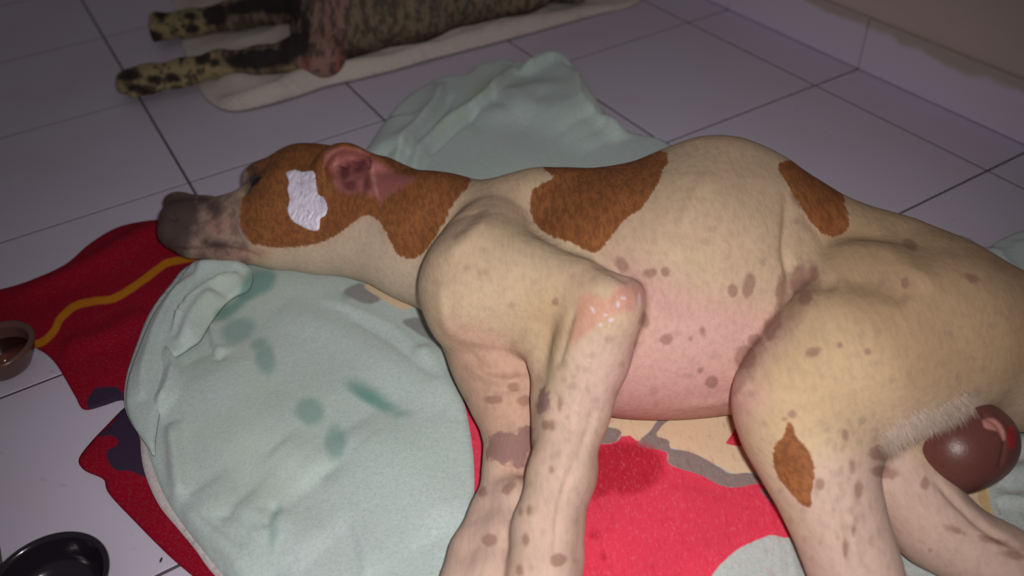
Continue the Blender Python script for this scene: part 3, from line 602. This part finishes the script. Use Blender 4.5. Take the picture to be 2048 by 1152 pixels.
# eye
m_eye = Mat('wet eye', lin((30, 20, 20)), 0.06, 0.6).done()
hp, hn = hit(512, 362)
def ball(name, c, r, mat, parent=None, sc=(1, 1, 1), seg=32):
    bm = bmesh.new(); bmesh.ops.create_uvsphere(bm, u_segments=seg, v_segments=seg // 2, radius=1)
    for v in bm.verts: v.co = Vector((v.co.x * r * sc[0] + c[0], v.co.y * r * sc[1] + c[1], v.co.z * r * sc[2] + c[2]))
    me = bpy.data.meshes.new(name); bm.to_mesh(me); bm.free(); me.shade_smooth(); return link(name, me, mat, parent)
if hp is not None: ball('eye', hp - hn * 0.0052, 0.0095, m_eye, dog)['label'] = 'dark glossy eye'

# swollen scrotum: its own skin, glossy and bare
v2 = Vol(P(1935, 930, 0) - [0.09, 0.09, 0.0], P(1935, 930, 0) + [0.09, 0.12, 0.12], 0.0020)
def n2(V_, D_, nodes, k): V_.chain(D_, nodes, k)
Ds = v2.new(); n2(v2, Ds, [(1912, 897, .074, 76), (1934, 889, .076, 75)], .02); n2(v2, Ds, [(1948, 878, .074, 60), (1966, 880, .072, 50)], .02); n2(v2, Ds, [(1890, 850, .070, 34), (1945, 842, .072, 26)], .02)
ms = v2.mesh('scrotum', Ds, flat=0.0, sub=1, relax=2); Vs = verts(ms); Qs = PIX(Vs); Ns = normals(ms)
sulc = np.exp(-(seg_dist(Qs, catmull([(1968, 832), (1996, 850), (2010, 885), (2002, 930)], 4, False))[0] / 5) ** 2)
Vs += Ns * (-0.0018 * sulc)[:, None]; ms.vertices.foreach_set('co', Vs.astype(np.float32).ravel()); ms.update()
attr(ms, 'pale', sdp(Qs, [[(1966, 838), (1985, 836), (2000, 846), (2010, 862), (2012, 880), (2004, 876), (1994, 862), (1970, 856)]]))
attr(ms, 'rawred', sdp(Qs, [[(2018, 852), (2030, 860), (2032, 890), (2024, 900), (2016, 884)]])); attr(ms, 'edge', seg_dist(Qs, [(1850, 900), (1990, 905)])[0])
mm = Mat('bare dark skin', lin((100, 56, 50)), 0.38, 0.45); mm.mix(mm.ramp(mm.at('edge'), 20, 80, 0, 0.35), lin((100, 62, 62))); mm.mix(mm.ramp(mm.noise(60, 3), 0.5, 0.8, 0, 0.3), lin((118, 68, 58)))
mm.mask('pale', lin((190, 128, 120)), 3, 2, 80, k=0.9).mask('rawred', lin((165, 30, 40)), 3, 2, k=0.85)
mm.mix(mm.ramp(mm.noise(400, 2), 0.5, 0.7, 0, 0.18), lin((60, 34, 32))); mm.bump(mm.noise(450, 3, .6), 0.35, 0.0006)
scr = link('scrotum', ms, mm.done(), dog); scr['label'] = 'swollen dark brown hairless scrotum'

# short fur fibres: fringe at the back of the thigh and a thin fuzz over the coat
def fur(name, roots, nrm, dirs, ln, rad, mat, parent):
    n = len(roots); pts = np.zeros((n, 4, 3)); t = np.linspace(0, 1, 4)
    for i, u in enumerate(t): pts[:, i] = roots + nrm * (ln * 0.55 * u * (1 - 0.45 * u))[:, None] + dirs * (ln * u ** 1.15)[:, None]
    # three-sided tapering blades as mesh
    V_ = np.zeros((n, 4, 2, 3)); side = np.cross(dirs, nrm); side /= np.linalg.norm(side, axis=1)[:, None] + 1e-9
    for i, u in enumerate(t):
        wv = (rad * (1 - 0.9 * u))[:, None] * side
        V_[:, i, 0] = pts[:, i] - wv; V_[:, i, 1] = pts[:, i] + wv
    V_ = V_.reshape(-1, 3); b = np.arange(n)[:, None] * 8
    q = np.concatenate([b + np.array([[2 * i, 2 * i + 1, 2 * i + 3, 2 * i + 2]]) for i in range(3)], 0).reshape(-1, 4)
    m_ = bpy.data.meshes.new(name); m_.vertices.add(len(V_)); m_.vertices.foreach_set('co', V_.astype(np.float32).ravel())
    m_.loops.add(len(q) * 4); m_.loops.foreach_set('vertex_index', q.astype(np.int32).ravel()); m_.polygons.add(len(q)); m_.polygons.foreach_set('loop_start', np.arange(0, len(q) * 4, 4, dtype=np.int32)); m_.update(calc_edges=True); m_.shade_smooth()
    return link(name, m_, mat, parent)
m_wf = Mat('pale fringe hair', lin((198, 176, 160)), 0.6, 0.3).done()
rt, nr = [], []
fringe_line = catmull([(1765, 895), (1790, 872), (1830, 850), (1870, 838), (1905, 822), (1935, 805)], 6, False)
for k_ in range(1900):
    i_ = RNG.integers(0, len(fringe_line) - 1); b_ = fringe_line[i_] + (fringe_line[i_ + 1] - fringe_line[i_]) * RNG.random() + np.array([RNG.normal(0, 4), -abs(RNG.normal(0, 13)) + 3])
    h_, n_ = hit(*b_)
    if h_ is not None: rt.append(h_); nr.append(n_)
rt = np.array(rt); nr = np.array(nr)
dirv = P(1890, 930, 0.03) - P(1880, 830, 0.07); dirv /= np.linalg.norm(dirv)
dd = dirv + RNG.normal(0, 0.22, rt.shape); dd /= np.linalg.norm(dd, axis=1)[:, None]
fr = fur('fur_fringe', rt, nr, dd, RNG.uniform(.006, .014, len(rt)), np.full(len(rt), 0.00022), m_wf, dog); tag(fr, 'whitish hair fringe along the back of the thigh', kind='stuff')

# ------------------------------------------------------------------ the second dog, lying at the back
vb = Vol((-0.62, 1.0, 0.0), (0.75, 2.0, 0.26), 0.0045)
B_ = vb.new()
vb.chain(B_, [(272, 68, .022, 24), (310, 60, .024, 30), (380, 50, .028, 27), (470, 32, .034, 28), (560, 8, .05, 36), (640, -20, .08, 52)], .02)
for q_ in ((254, 40), (252, 58), (258, 74), (270, 84)): vb.chain(B_, [(290, 60, .022, 18), (q_[0] + 6, q_[1], .016, 11)], .010)
vb.chain(B_, [(262, 168, .022, 24), (300, 163, .024, 30), (370, 148, .026, 27), (440, 128, .028, 24), (520, 122, .036, 26), (600, 108, .045, 32), (640, 112, .045, 36)], .02)
for q_ in ((246, 148), (242, 162), (248, 178), (262, 190)): vb.chain(B_, [(285, 166, .022, 18), (q_[0] + 6, q_[1], .016, 11)], .010)
vb.chain(B_, [(645, 112, .04, 40), (640, 60, .06, 50), (645, 0, .08, 60), (660, -60, .09, 62)], .02)
vb.chain(B_, [(700, 20, .075, 82), (820, -10, .085, 84), (940, -40, .082, 76), (1040, -50, .08, 66), (1110, -60, .07, 52)], .04)
vb.chain(B_, [(660, -60, .08, 60), (560, -90, .07, 46), (480, -100, .06, 48)], .03)
vb.chain(B_, [(480, -100, .06, 48), (420, -96, .045, 30), (370, -92, .04, 22)], .02)
vb.chain(B_, [(1100, -55, .06, 46), (1150, -20, .035, 24), (1080, -18, .03, 18)], .02)
mb = vb.mesh('dog', B_, flat=0.010, sub=1, relax=2); Qb = PIX(verts(mb))
attr(mb, 'black', np.maximum.reduce([blobs(Qb, [(262, 62, 26, 34, 60), (300, 75, 30, 14, 10), (322, 32, 14, 10), (380, 32, 16, 9), (385, 58, 16, 10), (430, 30, 26, 22), (500, 12, 60, 16, -10), (560, 10, 50, 20), (258, 150, 24, 14), (280, 178, 34, 10, 20), (310, 160, 18, 9), (345, 155, 16, 10), (352, 178, 10, 8), (405, 118, 18, 14), (362, 122, 5, 10), (428, 124, 12, 9), (520, 118, 74, 20, -4), (590, 90, 30, 26), (610, 60, 10, 50), (592, 20, 12, 30)])]))
attr(mb, 'tan', sdp(Qb, [[(440, 120), (470, 140), (440, 165), (380, 175), (300, 200), (250, 200), (240, 130), (420, 90)], [(560, 140), (620, 120), (700, 120), (700, 170), (560, 170)], [(250, 20), (400, 10), (420, 60), (300, 90), (240, 80)]]))
attr(mb, 'pinkhair', sdp(Qb, [[(620, -80), (700, -80), (692, 60), (688, 165), (600, 165), (596, 110), (625, 60)]])); attr(mb, 'rawred', blobs(Qb, [(678, 118, 7, 32, 5), (612, 128, 12, 12)]))
bb = Mat('brindle coat', lin((128, 112, 92)), 0.85, 0.2)
bb.mask('tan', lin((160, 144, 104)), 8, 6, 50, k=0.9)
bb.mask('pinkhair', lin((146, 112, 102)), 10, 10, 60, k=0.95)
stre = bb.noise(60, 4, .7, (1.6, 0.5, 0.6)); blk = bb.ramp(stre, 0.44, 0.58); notleg = bb.ramp(bb.at('tan'), -8, 4, 1, 0.0)
bb.mix(bb.ma('MULTIPLY', bb.ma('MULTIPLY', blk, notleg), 0.7), lin((52, 42, 42)))
bb.mix(bb.ma('MULTIPLY', bb.ramp(bb.noise(75, 3, .6), 0.5, 0.6, 0, 0.8), bb.ramp(bb.at('tan'), -4, 6)), lin((64, 54, 52)))
bb.mask('black', lin((44, 36, 38)), 5, 7, 80, k=0.95).mask('rawred', lin((150, 52, 44)), 5, 4, k=0.35)
bb.bump(bb.noise(220, 3, .7), 0.6, 0.002)
dog2 = link('dog', mb, bb.done()); tag(dog2, 'black and tan dog with mottled forelegs stretched out on a cream mat', 'dog')

# ------------------------------------------------------------------ bowls at the left
def lathe(name, prof, c, mat, parent=None, seg=64):
    V_, Fc = [], []
    for r_, z_ in prof:
        for k in range(seg): a = 2 * math.pi * k / seg; V_.append((c[0] + r_ * math.cos(a), c[1] + r_ * math.sin(a), c[2] + z_))
    for i in range(len(prof) - 1):
        for k in range(seg): a, b = i * seg + k, i * seg + (k + 1) % seg; Fc.append((a, b, b + seg, a + seg))
    n_ = len(prof) - 1; Fc.append(tuple(reversed(range(seg)))) ; Fc.append(tuple(n_ * seg + k for k in range(seg)))
    return link(name, mesh(name, V_, Fc), mat, parent)
mk = Mat('black glossy plastic', lin((34, 27, 36)), 0.16, 0.6); mk.bump(mk.noise(25, 3), 0.15, 0.004); m_blk = mk.done()
def bowl_prof(r, h, t=0.004):
    return [(r * .62, 0), (r * .66, 0.002), (r * .84, h * .5), (r * .97, h * .93), (r, h), (r * 1.0 - t * .3, h + t * .5), (r - t, h + t * .4), (r - t * 1.4, h - t * .3), (r * .80, h * .5), (r * .64, h * .18), (r * .5, 0.006), (0.001, 0.005)]
bc = P(94, 1170, 0.035); bc[2] = 0.0005
rb = 121 * depth(P(94, 1170, .035)) / F
kb = lathe('bowl', bowl_prof(rb, 0.036), bc, m_blk); tag(kb, 'shiny black round bowl in the lower left corner', 'bowl')
mc_ = Mat('brown glazed clay', lin((98, 66, 58)), 0.25, 0.45); mc_.mix(mc_.ramp(mc_.noise(40, 3), 0.45, 0.7, 0, 0.5), lin((84, 60, 52))); m_clay = mc_.done()
cc = P(-6, 696, 0.03); rc = 74 * depth(cc) / F; cc[2] = 0.0042
cb = lathe('bowl', bowl_prof(rc, 0.028, 0.006), cc, m_clay); tag(cb, 'small brown glazed bowl at the left edge against the red blanket', 'bowl')
m_food = Mat('broth', lin((104, 58, 50)), 0.12, 0.5).done()
lathe('broth', [(rc * .7, 0.0), (rc * .74, 0.001)], (cc[0], cc[1], 0.018), m_food, cb)
# dark scratch marks and dirt specks lie on the floor tiles
m_sp = Mat('dirt', lin((70, 58, 60)), 0.9, 0.1).done()
for (x, y) in ((1849, 190), (322, 1120)):
    c_ = P(x, y, 0.0006); ball('dirt_speck', c_, 0.0022, m_sp, None, (0.5, 1.2, 0.3), 12)
for o_, l_ in zip([o for o in COL.objects if o.name.startswith('dirt_speck')], ('tiny dark dirt speck on the floor near the wall', 'tiny dark dirt speck on the floor beside the black bowl')): tag(o_, l_, 'dirt')
